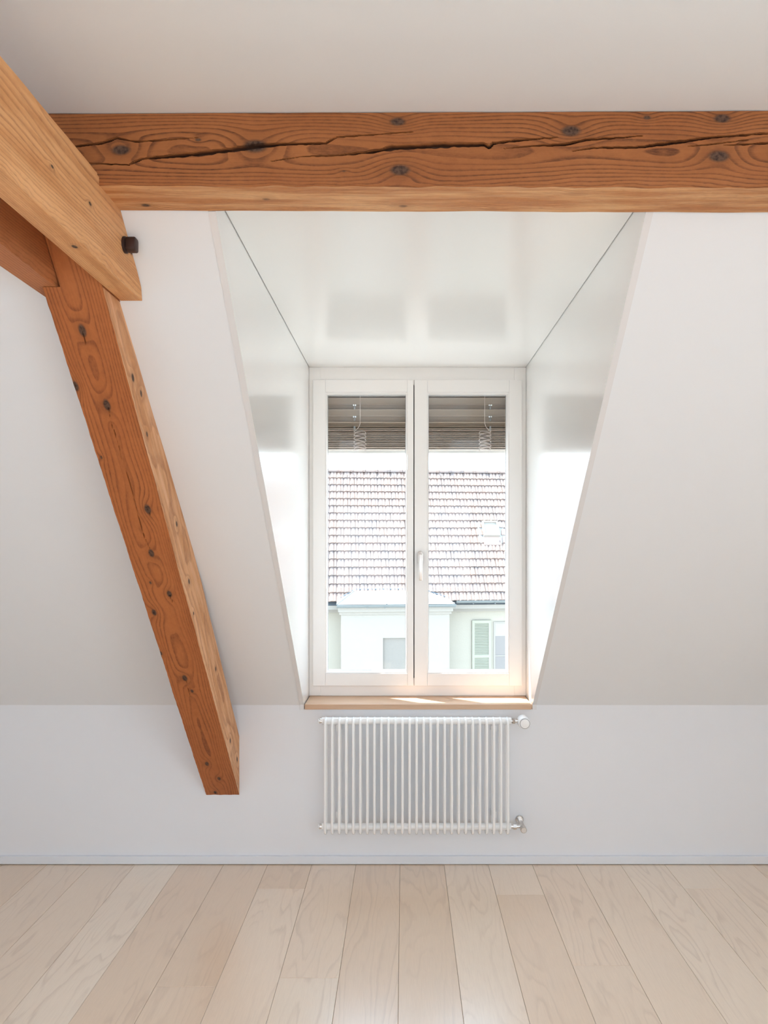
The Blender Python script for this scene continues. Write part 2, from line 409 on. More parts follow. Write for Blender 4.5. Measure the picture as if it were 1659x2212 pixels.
# dormer roof and outer cheeks
MB().box((OL - .25, 1.9605, z(0.946)), (OR + .25, 4.20, z(1.14))).build('roof', M_extw, kind='structure')
MB().box((OL - .25, 3.975, z(-1.2)), (OL + 0.045, 4.12, z(0.945))).box((OR - .02, 3.975, z(-1.2)), (OR + .25, 4.12, z(0.945)))\
    .box((OL + 0.046, 3.975, z(-1.3)), (OR - .021, 4.1, z(-0.83)))\
    .prism([(1.9605, z(1.29)), (1.9605, z(.945 + .36)), (3.96, z(.945 + .36)), (3.96, z(-.66)), (3.94, z(-.66))], OL - .25, OL - .03, 'x')\
    .prism([(1.9605, z(1.29)), (1.9605, z(.945 + .36)), (3.96, z(.945 + .36)), (3.96, z(-.66)), (3.94, z(-.66))], OR + .03, OR + .25, 'x')\
    .build('wall_dormer', M_extw, kind='structure')
tag(bpy.data.objects['roof'], kind='structure')

# ------------------------------------------------------------------ window
win = empty('window_1', (0.07, 3.92, z(-0.80))); tag(win, 'white two-sash wooden casement window in the dormer', kind='structure')
def wbuild(m, name, mat, parent=win, **kw):
    off = Vector(win.location)
    o = m.build(name, mat, None, tuple(off), **kw); o.parent = parent
    o.location = (0, 0, 0)
    return o
FD = 3.885                              # frame front
fx0, fx1 = OL + .0005, OR - .0005; fz0, fz1 = z(-0.799), z(0.9245)
m = MB(); t_ = 0.062
m.box((fx0, FD, fz0), (fx0 + t_, FD + .075, fz1), 0.0015).box((fx1 - t_, FD, fz0), (fx1, FD + .075, fz1), 0.0015)
m.box((fx0 + t_, FD, fz1 - t_ - .03), (fx1 - t_, FD + .075, fz1)).box((fx0 + t_, FD, fz0), (fx1 - t_, FD + .075, fz0 + t_ + .03))
wbuild(m, 'window_frame', M_frame)
SD = 3.868                              # sash front
def sash(px0, px1, bx0, bx1, gx0, gx1):
    y0, y1 = 1481.5, 820.5; by0, by1 = 1455.0, 847.0; gy0, gy1 = 1447.5, 854.0
    X0, X1 = Xh(px0, SD), Xh(px1, SD); Z0, Z1 = Zh(y0, SD), Zh(y1, SD)
    A0, A1 = Xh(bx0, SD), Xh(bx1, SD); B0, B1 = Zh(by0, SD), Zh(by1, SD)
    m = MB()
    m.box((X0, SD, Z0), (A0, SD + .06, Z1), 0.002, 2).box((A1, SD, Z0), (X1, SD + .06, Z1), 0.002, 2)
    m.box((A0 + .0004, SD + .0004, Z0), (A1 - .0004, SD + .06, B0), 0.0012).box((A0 + .0004, SD + .0004, B1), (A1 - .0004, SD + .06, Z1), 0.0012)
    s = wbuild(m, 'sash', M_frame, smooth=False)
    gd = 3.899
    G0, G1 = Xh(gx0, gd), Xh(gx1, gd); H0, H1 = Zh(gy0, gd), Zh(gy1, gd)
    m = MB(); e = 0.0006
    o_ = [(A0 + e, SD + .003, B0 + e), (A1 - e, SD + .003, B0 + e), (A1 - e, SD + .003, B1 - e), (A0 + e, SD + .003, B1 - e)]
    i_ = [(G0, gd, H0), (G1, gd, H0), (G1, gd, H1), (G0, gd, H1)]
    h_ = [(p[0], SD + .0045, p[2]) for p in ((A0 + .006, 0, B0 + .006), (A1 - .006, 0, B0 + .006), (A1 - .006, 0, B1 - .006), (A0 + .006, 0, B1 - .006))]
    b_ = [(p[0], SD + .055, p[2]) for p in o_]; k_ = [(p[0], SD + .055, p[2]) for p in i_]
    loops = [[m.bm.verts.new(p) for p in L] for L in (b_, o_, h_, i_, k_)]
    for La, Lb in zip(loops, loops[1:] + loops[:1]):
        for k in range(4): m.bm.faces.new((La[k], La[(k + 1) % 4], Lb[(k + 1) % 4], Lb[k]))
    bmesh.ops.recalc_face_normals(m.bm, faces=m.bm.faces)
    wbuild(m, 'glazing_bead', M_frame, s)
    m = MB().box((G0 - .004, gd + .004, H0 - .004), (G1 + .004, gd + .007, H1 + .004))
    wbuild(m, 'pane', M_glass, s)
    # thin grey gasket round the glass
    m = MB(); q = 0.0016
    for (a, b) in (((G0, H0), (G0 + q, H1)), ((G1 - q, H0), (G1, H1)), ((G0, H1 - q), (G1, H1)), ((G0, H0), (G1, H0 + q))):
        m.box((a[0], gd + .001, a[1]), (b[0], gd + .0035, b[1]))
    wbuild(m, 'gasket', M_grey, s)
    return s
sl = sash(676, 893.2, 702.8, 880.0, 708.0, 876.2)
sr = sash(895.2, 1127.5, 923.0, 1100.0, 925.5, 1093.0)
m = MB().box((Xh(890, 3.9), 3.90, Zh(1480, SD)), (Xh(899, 3.9), 3.93, Zh(822, SD)))
o = wbuild(m, 'rebate_seal', M_rubber); o['label'] = 'dark seal in the gap between the sashes'
# handle
hx = Xh(908, SD); hz = Zh(1205, SD)
h = wbuild(MB().prism([(hx + .0155 * math.cos(a), hz + (.020 if math.sin(a) >= 0 else -.020) + .0155 * math.sin(a)) for a in [2 * math.pi * k / 28 for k in range(28)]], SD - .009, SD - .0005, 'y', 0.002, 2), 'handle', M_steel, smooth=True)
h['label'] = 'brushed steel window handle turned down'
m = MB().lathe([(SD - .008, .010), (SD - .045, .0095)], (hx, 0, hz + .012), 'y', 20)
m.box((hx - .0105, SD - .052, Zh(1254, SD - .045)), (hx + .0105, SD - .040, hz + .022), 0.004, 3)
wbuild(m, 'lever', M_steel, h, smooth=True)
# oak sill
sd0 = 3.684
m = MB().box((Xh(657.9, sd0), sd0, z(-0.8265)), (Xh(1148.5, sd0), FD - .0005, z(-0.8005)), 0.0025, 2).box((OL + .001, FD, z(-0.8265)), (OR - .001, FD + .074, z(-0.8005)))
o = wbuild(m, 'window_sill', M_sill, smooth=False); o['label'] = 'light oak window sill board'

# ------------------------------------------------------------------ exterior venetian blind
BD = 4.045
bl = empty('venetian_blind', (0.07, BD, Zh(975, BD))); tag(bl, 'half-raised bronze venetian blind outside the window panes', 'blind')
def bbuild(m, name, mat, parent=bl, **kw):
    o = m.build(name, mat, None, tuple(bl.location), **kw); o.parent = parent; o.location = (0, 0, 0); return o
bx0, bx1 = OL + 0.055, OR - 0.03
def slat_mesh():                        # profile in (y, z): shallow S with a groove and rolled hems
    w = 0.076; pts = []
    for i in range(15):
        s = i / 14 * 2 - 1
        yy = s * w / 2; zz = 0.0035 * (1 - s * s) - (0.0035 if abs(s) < 0.09 else 0)
        pts.append((yy, zz))
    t = 0.0009
    m = MB(); m.prism([(p[0], p[1]) for p in pts] + [(p[0], p[1] - t) for p in reversed(pts)], bx0, bx1, 'x')
    for s in (-1, 1): m.tube([(bx0, s * w / 2, 0), (bx1, s * w / 2, 0)], 0.0017, 8)
    bmesh.ops.translate(m.bm, verts=m.bm.verts, vec=(-0.07, 0, 0))
    for f in m.bm.faces: f.smooth = False
    me = bpy.data.meshes.new('slat'); m.bm.to_mesh(me); m.bm.free(); me.materials.append(M_slat); me.materials.append(M_slat_hem)
    for p in me.polygons:
        if max(abs(me.vertices[i].co.y) for i in p.vertices) > w / 2 - 0.0001 and min(abs(me.vertices[i].co.y) for i in p.vertices) > w / 2 - 0.002: p.material_index = 1
    return me
SM = slat_mesh()
def add_slat(zw, tilt):
    o = bpy.data.objects.new('slat', SM); COL.objects.link(o); o.parent = bl
    o.location = (0, 0, zw - bl.location.z); o.rotation_euler = (R(tilt), 0, 0)
for py in (825, 850, 874.5, 899.5): add_slat(Zh(py, BD), -60)
add_slat(Zh(922, BD), -30)
for k in range(10): add_slat(Zh(930.5 + k * 4.35, BD), -7 + random.uniform(-1.5, 1.5))
bbuild(MB().box((bx0, BD - .035, Zh(979.5, BD - .035)), (bx1, BD + .035, Zh(973.2, BD - .035)), 0.003, 2), 'bottom_rail', M_rail)
bbuild(MB().box((bx0, BD + .045, Zh(935, BD)), (bx1, BD + .06, z(0.944))).box((bx0, BD - .04, z(0.90)), (bx1, BD + .044, z(0.944))), 'head_box', M_slat)
for px, sg in ((778, 1), (1047, -1)):
    cd = BD - .043; pts = []
    for py in range(845, 912, 4): pts.append(P(px, py, cd))
    for u in [i / 8 for i in range(9)]:
        pts.append(P(px + (-3 * sg) * u * u * 3.2, 912 + 18 * u, cd))
    n = 11
    ctr = px - 0.5 * sg
    for i in range(n * 14 + 1):
        a = i / 14
        pts.append(P(ctr - sg * 13.0 * math.cos(a * math.pi), 931 + a * 3.9 + 2.2 * math.sin(a * 2 * math.pi + 0.6), cd - 0.004 + 0.004 * math.cos(a * math.pi * 2 + i * 0.05)))
    bbuild(MB().tube(pts, 0.0015, 6), 'lift_cord', M_cord, smooth=True, angle=80)
    lx = px - 12 * sg
    for py in (876, 901):
        m = MB()
        for q in (-2.1, 2.1): m.lathe([(0, .0045), (-.004, .004)], P(lx + q, py - 0.5, cd + .004), 'y', 12)
        bbuild(m, 'ladder_clip', M_chrome, smooth=True)
        bbuild(MB().box(P(lx - 1.6, py + 8.5, cd + .007), P(lx + 1.6, py + 1.5, cd + .005)), 'clip_tab', M_zinc)
    bbuild(MB().box(P(lx - 2, 931, cd + .012), P(lx + 2, 921, cd + .006)), 'ladder_tape', M_grey)

# ------------------------------------------------------------------ radiator
rc = 3.615
rad = empty('radiator', (0.06, rc, 0.18)); tag(rad, 'white tubular panel radiator of slim upright columns on the wall below the window', 'radiator')
def rbuild(m, name, mat, parent=rad, **kw):
    o = m.build(name, mat, None, tuple(rad.location), **kw); o.parent = parent; o.location = (0, 0, 0); return o
rf, rb = 3.583, 3.648; ztop = z(-0.8475); zbot = z(-1.418); cr = (rb - rf) / 2; tr_ = 0.0066
def column_mesh():
    pts = []
    c = (rf + rb) / 2
    for k in range(9):
        a = math.pi * k / 8; pts.append((0, c - cr * math.cos(a), ztop - 0.018 - tr_ + 0.018 * math.sin(a)))
    for k in range(9):
        a = math.pi * k / 8; pts.append((0, c + cr * math.cos(a), zbot + 0.026 + tr_ - 0.026 * math.sin(a)))
    m = MB().tube(pts, tr_, 12, closed=True)
    for f in m.bm.faces: f.smooth = True
    bmesh.ops.translate(m.bm, verts=m.bm.verts, vec=(0, -rad.location.y, -rad.location.z))
    me = bpy.data.meshes.new('column'); m.bm.to_mesh(me); m.bm.free(); me.materials.append(M_rad); return me
CM = column_mesh()
x0 = Xh(702.1, rf); x1 = Xh(1097.7, rf)
for k in range(27):
    o = bpy.data.objects.new('column', CM); COL.objects.link(o); o.parent = rad
    o.location = (x0 + (x1 - x0) * k / 26 - rad.location.x, 0, 0)
zt, zb = z(-0.866), z(-1.381)
for zz in (zt, zb):
    rbuild(MB().tube([(x0 - .018, rc, zz), (x1 + .018, rc, zz)], 0.0168, 20), 'header_pipe', M_rad, smooth=True)
    m = MB().lathe([(x0 - .018, .011), (x0 - .026, .012), (x0 - .026, .013), (x0 - .030, .013)], (0, rc, zz), 'x', 20)
    rbuild(m, 'end_plug', M_chrome, smooth=True)
    rbuild(MB().lathe([(x0 - .030, .010), (x0 - .036, .009), (x0 - .038, .005)], (0, rc, zz), 'x', 20), 'plug_cap', M_rad, smooth=True)
for xx in (x0 + .06, x1 - .06):
    for za in (zt - .06, zb + .03): rbuild(MB().box((xx - .012, rb, za), (xx + .012, D - .0005, za + .03)), 'bracket', M_rad)
# thermostat (top) and return valve (bottom)
vx = x1 + .018
v = rbuild(MB().lathe([(vx, .0085), (vx + .007, .0085), (vx + .007, .012)], (0, rc, zt), 'x', 20).lathe([(vx + .007, .0145), (vx + .018, .0145), (vx + .020, .012)], (0, rc, zt), 'x', 6)
           .lathe([(vx + .02, .010), (vx + .05, .010)], (0, rc, zt), 'x', 20), 'thermostat_valve', M_chrome, smooth=True, angle=25)
kx = Xh(1131, rc)
k = rbuild(MB().lathe([(3.65, .018), (3.644, .027), (3.634, .0305), (3.59, .030), (3.580, .028), (3.577, .025)], (kx, 0, zt - .004), 'y', 40), 'thermostat_head', M_rad, v, smooth=True)
rbuild(MB().lathe([(3.5772, .0245), (3.5755, .0245), (3.5755, .0225)], (kx, 0, zt - .004), 'y', 40), 'dial_ring', M_grey, v, smooth=True)
rbuild(MB().lathe([(3.5765, .0222), (3.574, .0222), (3.5735, .021)], (kx, 0, zt - .004), 'y', 40), 'dial_face', M_rad, v, smooth=True)
v = rbuild(MB().lathe([(vx, .0105), (vx + .011, .0105)], (0, rc, zb), 'x', 20).lathe([(vx + .011, .0145), (vx + .027, .0145)], (0, rc, zb), 'x', 6)
           .lathe([(vx + .027, .009), (vx + .055, .009)], (0, rc, zb), 'x', 20), 'return_valve', M_chrome, smooth=True, angle=25)
vx2 = Xh(1128.5, rc)
rbuild(MB().lathe([(D - .0005, .020), (D - .006, .020), (D - .010, .016)], (vx2, 0, zb + .004), 'y', 28), 'wall_rosette', M_chrome, v, smooth=True, angle=25)
rbuild(MB().lathe([(D - .01, .012), (3.60, .012), (3.598, .015), (3.572, .015), (3.569, .012)], (vx2, 0, zb - .002), 'y', 24), 'valve_cap', M_steel, v, smooth=True, angle=25)

# ------------------------------------------------------------------ timber
def timber(name, M, L0, L1, corners, counts, du, mat, disp, cracks=(), dense=None, cuts=(), other=None):
    """swept box: local x = length, profile corners (y, z); disp(x, y, z, edge, t) -> offset (dx, dy, dz)
       cracks on the face y=0: lists of (x, z, half width)"""
    xs = []; x = L0
    while x < L1 - 1e-6:
        xs.append(x); x += du if (dense is None or dense[0] <= x <= dense[1]) else du * 10
    xs.append(L1)
    prof = []
    n = len(corners)
    for e in range(n):
        a, b = corners[e], corners[(e + 1) % n]
        for k in range(counts[e]):
            t = k / counts[e]; prof.append((a[0] + (b[0] - a[0]) * t, a[1] + (b[1] - a[1]) * t, e, t))
    np_ = len(prof); verts = []; ck = []
    def crk(x, zc):
        best = 0.0
        for c in cracks:
            if x < c[0][0] or x > c[-1][0]: continue
            for (xa, za, wa), (xb, zb_, wb) in zip(c, c[1:]):
                if xa <= x <= xb:
                    u = (x - xa) / max(xb - xa, 1e-6); zc_ = za + (zb_ - za) * u + 0.0014 * noise.noise(Vector((x * 60, za, 1))); w = wa + (wb - wa) * u
                    w *= 0.8 + 0.5 * noise.noise(Vector((x * 45, 3, za)))
                    dd = abs(zc - zc_) / max(w, 1e-5)
                    if dd < 1.6: best = max(best, min(1.0, (1.6 - dd) / 0.9) * min(1.0, w / 0.002))
                    break
        return best
    for x in xs:
        for (y, zc, e, t) in prof:
            dx, dy, dz = disp(x, y, zc, e, t)
            c = crk(x, zc) if (e == 0 and cracks) else 0.0
            verts.append((x + dx, y + dy + 0.014 * c, zc + dz)); ck.append(c)
    faces = []
    for i in range(len(xs) - 1):
        for k in range(np_):
            a = i * np_ + k; b = i * np_ + (k + 1) % np_
            faces.append((a, b, b + np_, a + np_))
    faces.append(tuple(range(np_))[::-1]); faces.append(tuple((len(xs) - 1) * np_ + k for k in range(np_)))
    me = bpy.data.meshes.new(name); me.from_pydata(verts, [], faces)
    at = me.attributes.new('crack', 'FLOAT', 'POINT'); at.data.foreach_set('value', ck)
    me.materials.append(mat)
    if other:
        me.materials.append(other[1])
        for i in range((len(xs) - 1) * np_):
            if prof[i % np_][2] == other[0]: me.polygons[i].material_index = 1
    bm = bmesh.new(); bm.from_mesh(me)
    for co, no in cuts:
        r = bmesh.ops.bisect_plane(bm, geom=bm.verts[:] + bm.edges[:] + bm.faces[:], plane_co=co, plane_no=no, clear_outer=True)
        es = [g for g in r['geom_cut'] if isinstance(g, bmesh.types.BMEdge)]
        bmesh.ops.edgeloop_fill(bm, edges=es)
    bmesh.ops.recalc_face_normals(bm, faces=bm.faces)
    bm.to_mesh(me); bm.free()
    o = bpy.data.objects.new(name, me); COL.objects.link(o); o.matrix_world = M
    return o
def wn(x, s, k): return noise.noise(Vector((x * s, k, 0.3)))

# --- purlin: local origin at (0, 1.82, eye + .968)
PD, PZ = 1.820, z(0.968)
def pl(px, py): return ((px - VX) / F * PD, CAMZ + (VY - py) / F * PD - PZ)
def crack(pts, inv=pl): return [(*inv(a, b), w) for a, b, w in pts]
mm = 1e-3
purl_cracks = [crack(c) for c in (
    [(150, 352, .8*mm), (196, 352.6, 1*mm), (278, 356, 1.4*mm), (307, 343, 2*mm), (370, 337, 4*mm), (437, 331, 5*mm), (500, 323, 5*mm), (548, 316, 6*mm), (606, 311, 3*mm), (703, 309, 2*mm), (727, 296, 1.5*mm), (799, 291, 1.2*mm), (891, 285, .7*mm)],
    [(140, 318, 2*mm), (163, 316, 2*mm), (220, 309, 2.6*mm), (254, 298, 2.2*mm), (293, 306, 1.4*mm), (351, 303, 1.3*mm), (428, 297, .7*mm)],
    [(587, 348, .7*mm), (654, 338, 1*mm), (727, 336, 1.4*mm), (799, 328, 3*mm), (847, 319, 5*mm), (955, 314, 5*mm), (1047, 312, 4*mm), (1057, 319, 3.5*mm), (1066, 309, 3*mm), (1129, 302, 2.2*mm), (1206, 296, .9*mm)],
    [(1090, 321, .7*mm), (1148, 315, 1.4*mm), (1221, 312, 3*mm), (1269, 301, 2.4*mm), (1341, 297, 1.6*mm), (1389, 293, 1.0*mm)],
    [(1235, 327, .7*mm), (1283, 319, 1.6*mm), (1375, 318, 2.6*mm), (1462, 307, 3.6*mm), (1534, 297, 2.4*mm), (1700, 285, 1.4*mm)],
    [(1486, 316, .7*mm), (1534, 312, 1.3*mm), (1616, 302, .8*mm)],
    [(1563, 314, .9*mm), (1659, 309, 2*mm), (1760, 305, 1*mm)])]
kn = []
for px, py, s in ((261, 324, .020), (551, 316, .026), (859, 263, .017), (864, 367, .021), (1233, 283, .021), (1398, 254, .009), (1560, 256, .018), (1553, 338, .022), (428, 302, .008), (743, 370, .006)):
    x, zz = pl(px, py); kn.append((x, 0.004, zz, s))
for px, py, s in ((575, 425, .012), (871, 439, .014), (1245, 409, .013), (1061, 446, .009), (1539, 432, .014), (315, 440, .012)):
    d = 0.885 / ((VY - py) / F); kn.append(((px - VX) / F * d, d - PD, z(0.885) - PZ, s))
M_w1 = wood('purlin_wood', (0.365, 0.135, 0.043), (0.075, 0.021, 0.008), 0.0072, (0.045, -0.004), kn, 0.011, 3.1, 1.3)
M_w1b = wood('purlin_wood_pale_lit', (0.56, 0.245, 0.088), (0.20, 0.065, 0.022), 0.0062, (0.30, -0.16), kn, 0.016, 6.1, 1.1, (0.76, 0.46, 0.23))  # paler underside, partly window light put into the wood colour
zt_ = z(ZC) - PZ; zb_ = z(0.880) - PZ
def purlin_disp(x, y, zc, e, t):
    dz = 0; dy = 0
    if zc > zt_ - 1e-6: dz += 0.0039 * (x + 0.9) - 0.0008 * (0.5 + wn(x, 9, 1)) * (1 if y < 0.01 else 0)
    if zc < zb_ + 1e-6:
        dz += -0.0035 * (x + 0.75) + 0.0016 * wn(x, 2.2, 5) + 0.0008 * wn(x, 11, 9)
        dz += 0.0012 * noise.noise(Vector((x * 8, y * 60, 2)))
    if e == 0 and t > 0.9: dy += (t - 0.9) / 0.1 * 0.004 * (0.5 + wn(x, 14, 7)) + 0.0015 * (t - .9) / .1 * wn(x, 50, 2)
    if e == 1 and t < 0.3: dz += 0.0022 * noise.noise(Vector((x * 18, t * 9, 4))) * (1 - t / .3)
    if e == 1 and t < 0.12: dy += (0.004 * (0.5 + wn(x, 14, 7)) + 0.0015 * wn(x, 50, 2)) * (1 - t / .12)
    if e == 0: dy += 0.0012 * noise.noise(Vector((x * 4, zc * 30, 7)))
    return (0, dy, dz)
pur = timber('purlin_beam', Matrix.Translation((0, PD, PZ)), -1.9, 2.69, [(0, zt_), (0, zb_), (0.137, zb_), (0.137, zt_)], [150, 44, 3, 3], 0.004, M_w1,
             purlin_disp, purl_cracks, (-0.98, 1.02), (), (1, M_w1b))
tag(pur, 'long horizontal brown timber beam with deep drying cracks, running across below the ceiling', 'beam')

# --- ties (pair of horizontal beams running towards the viewer)
TZ0, TZ1 = 0.702, 0.905
def tie(name, xa, xb, mat, label, nut):
    # local: x = depth, face y=0 is the right-hand face (world x = xb), y grows to -X, z up
    Mx = Matrix(((0, -1, 0, xb), (1, 0, 0, 0), (0, 0, 1, z(0.80)), (0, 0, 0, 1)))
    w = xb - xa
    def disp(x, y, zc, e, t):
        dz = dy = 0
        if e == 0 and zc > 0.1 and False: pass
        wane = 0.016 * max(0.0, 0.45 + 0.8 * wn(x, 3.1, 4 + xa)) + 0.0035 * wn(x, 30, 1)
        if e == 0 and t > 0.86: dy += wane * (t - 0.86) / 0.14
        if e == 1 and t < 0.3: dy += wane * (1 - t / 0.3)
        if zc > TZ1 - 0.8 - 1e-6 and x > 1.8085: dz -= 0.0305          # notch for the purlin
        if zc > TZ1 - 0.8 - 1e-6: dz += 0.001 * wn(x, 20, 3)
        dy += 0.0012 * noise.noise(Vector((x * 5, zc * 20, 3))) if e == 0 else 0
        return (0, dy, dz)
    c = [(0, TZ1 - 0.8), (0, TZ0 - 0.8), (w, TZ0 - 0.8), (w, TZ1 - 0.8)]
    sl_n = Vector((tan, 0, 1)).normalized()
    co = Vector((D - 0.003, 0, -0.807 - 0.80))
    o = timber(name, Mx, REAR + .05, 2.4, c, [44, 18, 6, 6], 0.0105, mat, disp, (), (1.0, 2.4), [(co, sl_n)])
    tag(o, label, 'beam', 'pair of horizontal tie beams')
    return o
def face_right(px, py, X, zoff):
    d = X * F / (px - VX); return (d, (VY - py) / F * d - zoff)
kn = []
for px, py, s in ((113, 360, .007), (195, 440, .009), (283, 545, .012)):
    d, zz = face_right(px, py, -0.749, 0.80); kn.append((d, 0.0, zz, s * 0.75))
d = 0.702 / ((VY - 533) / F); kn.append((d, 0.03, TZ0 - .8, .008))
M_w2 = wood('tie_wood', (0.66, 0.33, 0.135), (0.30, 0.11, 0.04), 0.0042, (0.30, 0.13), kn, 0.006, 8.3, 0.85, (0.74, 0.42, 0.20))
M_w2b = wood('tie_wood_dark', (0.52, 0.205, 0.080), (0.22, 0.075, 0.03), 0.005, (0.20, 0.13), (), 0.008, 5.3, 0.8)
t1 = tie('tie_beam', -0.819, -0.749, M_w2, 'pale orange tie beam ending at the slope, bolted with an iron nut', True)
t2 = tie('tie_beam', -1.021, -0.941, M_w2b, 'darker tie beam behind, left of the sloping strut at the photo edge', False)
del t1['group']; del t2['group']
# bolt
Mi = t1.matrix_world.inverted()
m = MB(); bc = (1.985, z(0.80))
pts = [(bc[0] + .0155 * sx, bc[1] + .0185 * sy) for sx, sy in ((-1, -.7), (-.7, -1), (.7, -1), (1, -.7), (1, .7), (.7, 1), (-.7, 1), (-1, .7))]
m.prism(pts, -0.742, -0.716, 'x', 0.003, 2)
m.lathe([(-0.7492, .022), (-0.744, .022), (-0.742, .019)], (0, bc[0], bc[1]), 'x', 24)
nut = m.build('bolt_nut', M_iron, None, smooth=True)
nut.parent = t1; nut.matrix_parent_inverse = Mi; nut['label'] = 'dark rusty iron nut and washer'

# --- strut
ftan = 1.166
Dv = Vector((0, 1, -ftan)).normalized(); Nv = Vector((0, ftan, 1)).normalized()
SO = Vector((0, 2.0, z(0.727)))
Ms = Matrix(((0, 0, 1, SO.x), (Dv.y, Nv.y, 0, SO.y), (Dv.z, Nv.z, 0, SO.z), (0, 0, 0, 1)))
SXL, SXR, ST = -0.988, -0.823, 0.190
def on_front(px, py):
    # (VY-py)/F*d = .727 - ftan (d-2)
    d = (0.727 + 2 * ftan) / ((VY - py) / F + ftan)
    return (Vector((0, d, CAMZ + (VY - py) / F * d)) - SO).dot(Dv), (px - VX) / F * d
def on_side(px, py):
    d = SXR * F / (px - VX); q = Vector((0, d, CAMZ + (VY - py) / F * d)) - SO
    return q.dot(Dv), q.dot(Nv)
kn = []
for px, py, s in ((178, 714, .017), (163, 834, .015), (231, 875, .017), (319, 1100, .018), (327, 1195, .016), (366, 1283, .015), (333, 1323, .015), (399, 1465, .017), (415, 1493, .010), (447, 1650, .015), (473, 1682, .013), (465, 1712, .012), (347, 1411, .011), (219, 988, .006), (325, 1259, .007)):
    a, b = on_front(px, py); kn.append((a, 0.002, b, s))
for px, py, s in ((287, 816, .012), (305, 850, .010), (318, 938, .008), (382, 1132, .010), (409, 1256, .011), (418, 1325, .007), (466, 1445, .010), (497, 1600, .012), (512, 1640, .012)):
    a, b = on_side(px, py); kn.append((a, b, SXR, s))
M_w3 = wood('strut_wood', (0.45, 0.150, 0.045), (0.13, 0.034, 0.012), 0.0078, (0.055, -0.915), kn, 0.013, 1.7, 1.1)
M_w3b = wood('strut_wood_pale_lit', (0.66, 0.34, 0.155), (0.28, 0.10, 0.038), 0.0085, (0.10, -1.20), kn, 0.014, 4.4, 0.9, (0.76, 0.46, 0.27))  # paler right side: wood tone plus dormer light worked into the colour
strut_cracks = []
for c in ([(246, 930), (262, 985), (285, 1060), (300, 1120), (312, 1160), (324, 1186)], [(234, 880), (238, 905), (244, 925)], [(178, 716), (184, 738), (188, 748)], [(321, 1104), (328, 1120)], [(366, 1285), (372, 1300)], [(402, 1470), (407, 1492), (412, 1510)]):
    L = [on_front(*p) for p in c]; strut_cracks.append([(a, b, (0.9 if len(c) > 4 else 0.8) * mm) for a, b in L])
for a, b, c_, s in kn[:12]:
    strut_cracks.append([(a - .0009, c_ - .0, .9 * mm), (a + .0012, c_, .9 * mm)])
def strut_disp(x, y, zc, e, t):
    dy = dz = 0
    if e == 0: dy += 0.001 * noise.noise(Vector((x * 6, zc * 30, 7)))
    if zc < SXL + 1e-6: dz += 0.0022 * wn(x, 5, 3) + 0.0012 * wn(x, 40, 8)
    if zc > SXR - 1e-6:
        dz += 0.002 * wn(x, 4, 6) + (0.001 * wn(x, 45, 2) if y < 0.02 else 0) + 0.006 * max(0, 0.5 - x) * 0
    return (0, dy, dz)
strut_c = [(0, SXR), (0, SXL), (ST, SXL), (ST, SXR)]
topn = Vector((-Dv.z * -1, 0, 0))
def loc_plane(co, no):                   # world plane -> strut local
    Mi = Ms.inverted(); return (Mi @ Vector(co), (Mi.to_3x3() @ Vector(no)).normalized())
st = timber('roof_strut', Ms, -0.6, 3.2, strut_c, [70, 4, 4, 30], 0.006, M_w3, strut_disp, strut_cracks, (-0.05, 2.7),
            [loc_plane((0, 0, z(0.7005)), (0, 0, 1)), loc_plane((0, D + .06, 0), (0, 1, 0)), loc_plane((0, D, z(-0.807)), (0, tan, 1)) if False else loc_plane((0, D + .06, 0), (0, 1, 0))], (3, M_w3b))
tag(st, 'knotty sloping timber strut ending in the knee wall left of the radiator', 'beam')
tn = timber('tenon', Ms, -0.6, 0.3, [(0.0, -0.8232), (0.0, -0.9385), (0.15, -0.9385), (0.15, -0.8215)], [20, 4, 4, 6], 0.012, M_w3,
            lambda *a: (0, 0, 0), (), None, [loc_plane((0, 0, z(0.876)), (0, 0, 1)), loc_plane((0, 0, z(0.7006)), (0, 0, -1))])
tn.parent = st; tn.matrix_parent_inverse = Ms.inverted()

# ------------------------------------------------------------------ outside: ground and neighbouring house
GZ = -7.0
MB().box((-60, 5.5, GZ - .2), (60, 90, GZ)).build('ground', M_ground, kind='structure')
YAW = R(5.3); EZ = Zh(1298, 21.2)       # eave height
house = empty('neighbour_house', (Xh(900, 21.2), 21.2, GZ), None, YAW)
tag(house, 'neighbouring pale plastered house with a tiled roof seen through the window', 'house')
E = EZ - GZ                              # local eave height
PIT = math.atan2(2.34 + 1.67, 3.4); SLP = 0.3095
cp, sp_ = math.cos(PIT), math.sin(PIT)
NR = 17; RL = NR * SLP
def hb(m, name, mat, parent=house, **kw):
    o = m.build(name, mat, None, (0, 0, 0), **kw); o.parent = parent; return o
XA, XB = -5.0, 7.0
# main body
hb(MB().box((XA, 0.45, 0), (XB, 7.0, E - .12)), 'wall', M_plaster)
hb(MB().prism([(0.05, E - .12), (RL * cp, E + RL * sp_ - .10), (RL * cp * 2 - .05, E - .12)], XA - .2, XB + .2, 'x'), 'roof_deck', M_lead)
hb(MB().box((XA, 0.06, E - .24), (XB, 0.5, E - .125)), 'soffit', M_plaster2)
hb(MB().box((XA, 0.30, E - .34), (XB, 0.46, E - .24)), 'cornice', M_plaster2)
